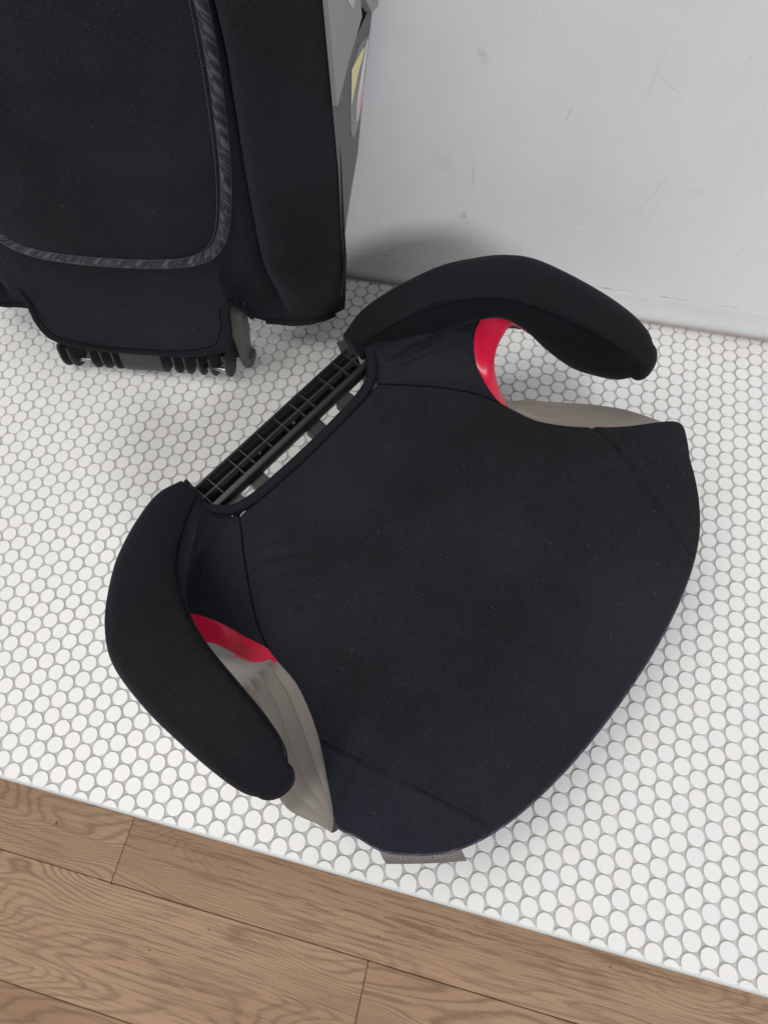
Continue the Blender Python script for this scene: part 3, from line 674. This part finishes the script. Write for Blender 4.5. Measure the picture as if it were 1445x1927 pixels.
# grey shell: side walls and closed rear
def shell_pt(sg, h, q_):
    rf = float(re_(h)) - .003; rb = np.interp(h, [.06, .10, .135, .18, .22, .286, .35, .6], [.215, .229, .241, .249, .258, .268, .280, .262]); db = np.interp(h, [.06, .10, .135, .18, .22, .286, .35, .6], [-.058, -.066, -.080, -.105, -.113, -.113, -.106, -.06])
    r = rf + (rb - rf) * (q_ ** .8); d = -.030 + (db + .030) * q_
    return BP(sg * r, h, d)
HS = np.linspace(.105, TOP - .01, 60); QS = np.linspace(0, 1, 14)
for sg in (1, -1):
    V = [shell_pt(sg, h, q_) for h in HS for q_ in QS]
    sidew = fix_normals(mesh_ob('shell_side', V, grid_faces(60, 14), M_grey2, back))
    def panel(name, poly, lift, thick, mat, parent, n=9):
        # poly: rows of (h, q0, q1); a thin raised panel following the shell side
        V = []; hs = np.linspace(poly[0][0], poly[-1][0], 24)
        q0 = np.interp(hs, [p[0] for p in poly], [p[1] for p in poly]); q1 = np.interp(hs, [p[0] for p in poly], [p[2] for p in poly])
        off = np.array([sg * 1.0, -.18, 0])
        for lay in (lift + thick, lift):
            for h, a, b in zip(hs, q0, q1):
                for k in range(n): V.append(shell_pt(sg, h, a + (b - a) * k / (n - 1)) + off * lay)
        F = grid_faces(24, n) + grid_faces(24, n, flip=True, base=24 * n); el = edge_loop(24, n)
        F += [(el[k], el[(k + 1) % len(el)], 24 * n + el[(k + 1) % len(el)], 24 * n + el[k]) for k in range(len(el))]
        return fix_normals(mesh_ob(name, V, F, mat, parent, sharp=40))
    pnl = panel('side_panel', [(.306, .0, .01), (.335, .0, .34), (.352, .0, .60), (.372, .0, .62), (.40, .0, .56), (.58, .0, .5)], .0003, .0042, M_greyL, back)
    panel('inset', [(.3655, .40, .42), (.375, .30, .56), (.395, .28, .54), (.44, .30, .50)], .0046, .0006, NT('pale_blue_grey_plastic', (.42, .46, .52), .35).m, pnl)
    panel('rear_panel', [(.352, .78, .95), (.358, .70, 1.0), (.376, .66, 1.02), (.40, .62, 1.03), (.58, .55, 1.0)], .0006, .0060, M_greyL, back)
    panel('gap_shade', [(.332, .40, .41), (.345, .55, .72), (.353, .62, .92), (.356, .64, .9)], .0002, .0003, M_dark, back)  # dark sheet laid on the shell, standing for shade inside an opening
    if sg > 0:
        stick = panel('warning_sticker', [(.252, .62, .78), (.262, .50, .93), (.29, .46, .985), (.318, .50, .99), (.330, .70, .99)], .0002, .0002, NT('clear_sticker_film', (.17, .17, .175), .12, .6).m, back)
        panel('yellow_patch', [(.288, .50, .52), (.305, .49, .67), (.317, .48, .82), (.323, .76, .86)], .0005, .0002, NT('yellow_print', (.80, .72, .34), .3).m, stick)
        panel('white_patch', [(.262, .74, .80), (.280, .72, .90), (.305, .82, .94), (.326, .92, .95)], .0005, .0002, NT('white_print', (.75, .76, .76), .3).m, stick)
        panel('pink_patch', [(.262, .78, .84), (.275, .78, .93), (.290, .88, .95)], .0008, .0002, NT('pink_print', (.72, .42, .45), .3).m, stick)
V = [shell_pt(s, h, 1.0) for h in HS for s in (1, -1)]
mesh_ob('shell_back', V, grid_faces(60, 2), M_grey2, back)
# dark plate behind the tongue down to the hooks
prism('hook_plate', [BP(-.112, .055, -.010), BP(.112, .055, -.010), BP(.108, .008, -.020), BP(-.108, .008, -.020)], BP(0, 0, -.006), M_black, back)
prism('under_plate', [BP(-.215, .12, -.060), BP(.215, .12, -.060), BP(.212, .086, -.056), BP(-.212, .086, -.056)], BP(0, 0, -.004), M_black, back)
# hook discs: D-shaped fins side by side
def fin(r, w_, rad, mat, cd=-.008, name='hook_fin'):
    pts = []
    for a in np.linspace(math.radians(-200), math.radians(20), 20):
        y = .0035 + rad * math.cos(a) * .9; z = rad + .0006 + rad * math.sin(a); pts.append(np.array([r - w_ / 2, y, z]))
    pts += [np.array([r - w_ / 2, .016, .040]), np.array([r - w_ / 2, -.010, .040])]
    return prism(name, pts, (w_, 0, 0), mat, back, bev=.0005)
for r in (-.1065, -.0945, -.0675, -.0535, -.0385, .0385, .0525, .0695, .084, .1035): fin(r, .0028, .0205, M_hook)
fin(-.0030, .052, .0200, M_hook, name='hook_block')
for r0, r1 in ((-.094, -.068), (.070, .103)):
    tube('hook_axle', [(r0, -.006, .0165), ((r0 + r1) / 2, -.006, .0165), (r1, -.006, .0165)], .0028, M_steel, back, seg=12, n=4)
# side lever with its hooked foot
lev = [(.110, .088), (.131, .088), (.1285, .052), (.1245, .026), (.1245, .016), (.1285, .016), (.1285, .006), (.1235, .0005), (.1165, .0005), (.1135, .006), (.1130, .040)]
for sg in (1, -1):
    prism('side_lever', [BP(sg * r, h + .0028, -.008) for r, h in lev], BP(0, 0, -.020), M_lever, back, bev=.0012)

# ------------------------------------------------------------------ mosaic tiles: every round one is real
PY = 0.01632; PX = 0.01632 * math.sqrt(3) / 2 * 1.0741; RT = .00776
def disc(seg=20):
    V = []; F = []
    for rad, z in ((RT, -.0013), (RT, -.00028), (RT - .00010, -.00009), (RT - .00030, 0.0)):
        V += [(rad * math.cos(2 * math.pi * k / seg), rad * math.sin(2 * math.pi * k / seg), z) for k in range(seg)]
    F = grid_faces(4, seg, True); F.append(tuple(3 * seg + k for k in range(seg)))
    return np.array(V), F
DV, DF = disc()
YMIN = EDGE_Y + .0036
bpy.context.view_layer.update(); dg = bpy.context.evaluated_depsgraph_get()
Mi = cam_ob.matrix_world.inverted(); kx = cam.lens / 36.0
lat = []
for i in range(-106, 58):
    for j in range(-1, 43):
        x = i * PX; y = -(j + (.5 if i % 2 else 0)) * PY
        if y - RT < YMIN - RT * 1.6 or y > WALL_Y + RT * .5: continue
        p = Vector((x, y, 0)); c_ = Mi @ p; px = kx * c_.x / -c_.z; py = kx * c_.y / -c_.z
        inview = abs(px) < .5 and abs(py) < .667
        vis = False
        if inview:
            vis = True
            dvec = (p - CAM); hit, loc, *_ = SC.ray_cast(dg, CAM, dvec.normalized(), distance=dvec.length - .004)
            vis = not hit
        lat.append((x, y, vis and y - RT > YMIN, dvec.length if inview else 9.0))
order = sorted([k for k, t in enumerate(lat) if t[2]], key=lambda k: lat[k][3])[:300]; chosen = set(order)
tm = bpy.data.meshes.new('tile'); tm.from_pydata([tuple(v) for v in DV], [], DF); tm.materials.append(M_tile); tm.shade_smooth(); tm.set_sharp_from_angle(angle=math.radians(7))
for k in order:
    x, y, *_ = lat[k]; o = bpy.data.objects.new('tile', tm); link(o, plat)
    o.matrix_parent_inverse = Matrix(); o.location = (x, y, float(rng.normal(0, .00006))); o.rotation_euler = (float(rng.normal(0, .004)), float(rng.normal(0, .004)), float(rng.uniform(0, 6.28)))
V = []; F = []; tint = []
for k, (x, y, *_ ) in enumerate(lat):
    if k in chosen: continue
    o = len(V); a, b = rng.normal(0, .004, 2); T = DV.copy(); T[:, 2] += a * T[:, 0] + b * T[:, 1] + rng.normal(0, .00006); T[:, 0] += x; T[:, 1] += y
    T[:, 1] = np.clip(T[:, 1], YMIN, None)
    V += [tuple(t) for t in T]; F += [tuple(q_ + o for q_ in f) for f in DF]; tint += [float(rng.random())] * len(DV)
tf = mesh_ob('tile_field', V, F, M_tiles, plat, smooth=True, sharp=7); tf['kind'] = 'stuff'
at = tf.data.attributes.new('tint', 'FLOAT', 'POINT'); at.data.foreach_set('value', tint[:len(tf.data.vertices)] + [0.5] * max(0, len(tf.data.vertices) - len(tint)))

# ------------------------------------------------------------------ lint and fibres caught on the cloth
def lint(parent, target, npts, seed, name='lint'):
    rs = np.random.default_rng(seed); me = target.data; nv = len(me.vertices); V = []; F = []
    ar = np.array([p.area for p in me.polygons]); ar = ar / ar.sum()
    for k in rs.choice(len(ar), npts, p=ar):
        vt = me.vertices[me.polygons[int(k)].vertices[0]]; nrm = np.array(vt.normal)
        t = np.cross(nrm, rs.normal(size=3)); t /= np.linalg.norm(t) + 1e-9; sd = np.cross(nrm, t)
        L = (abs(rs.normal(.0, .0003)) + .00012) if rs.random() < .8 else rs.uniform(.0005, .0018); rad = rs.uniform(.00007, .00013); c = np.array(vt.co) + nrm * .0003; bend = rs.normal(0, .25)
        o = len(V)
        for q_ in (-1, 0, 1):
            pc_ = c + t * L * q_ + sd * bend * L * (1 - abs(q_))
            for a in (0, 2.1, 4.2): V.append(pc_ + rad * (math.cos(a) * sd + math.sin(a) * nrm))
        for q_ in range(2):
            F += [(o + 3 * q_ + a, o + 3 * q_ + (a + 1) % 3, o + 3 * q_ + 3 + (a + 1) % 3, o + 3 * q_ + 3 + a) for a in range(3)]
    o = mesh_ob(name, V, F, M_lint, parent); o['kind'] = 'stuff'; return o
M_lint = NT('pale_lint', (.21, .21, .215), .9, .1).m
lint(booster, seat, 260, 5); lint(back, cover, 160, 6); lint(back, pad, 150, 8)

# ------------------------------------------------------------------ a scrap of thread dropped on the tiles
scrap = tube('thread_scrap', [(-.4448, -.6290, .0005), (-.4432, -.6305, .0010), (-.4412, -.6322, .0006), (-.4382, -.6312, .0012)], .00032, M_dark, None, seg=6, n=20)
tag(scrap, 'tiny dark curl of thread lying on the white tiles', 'thread')
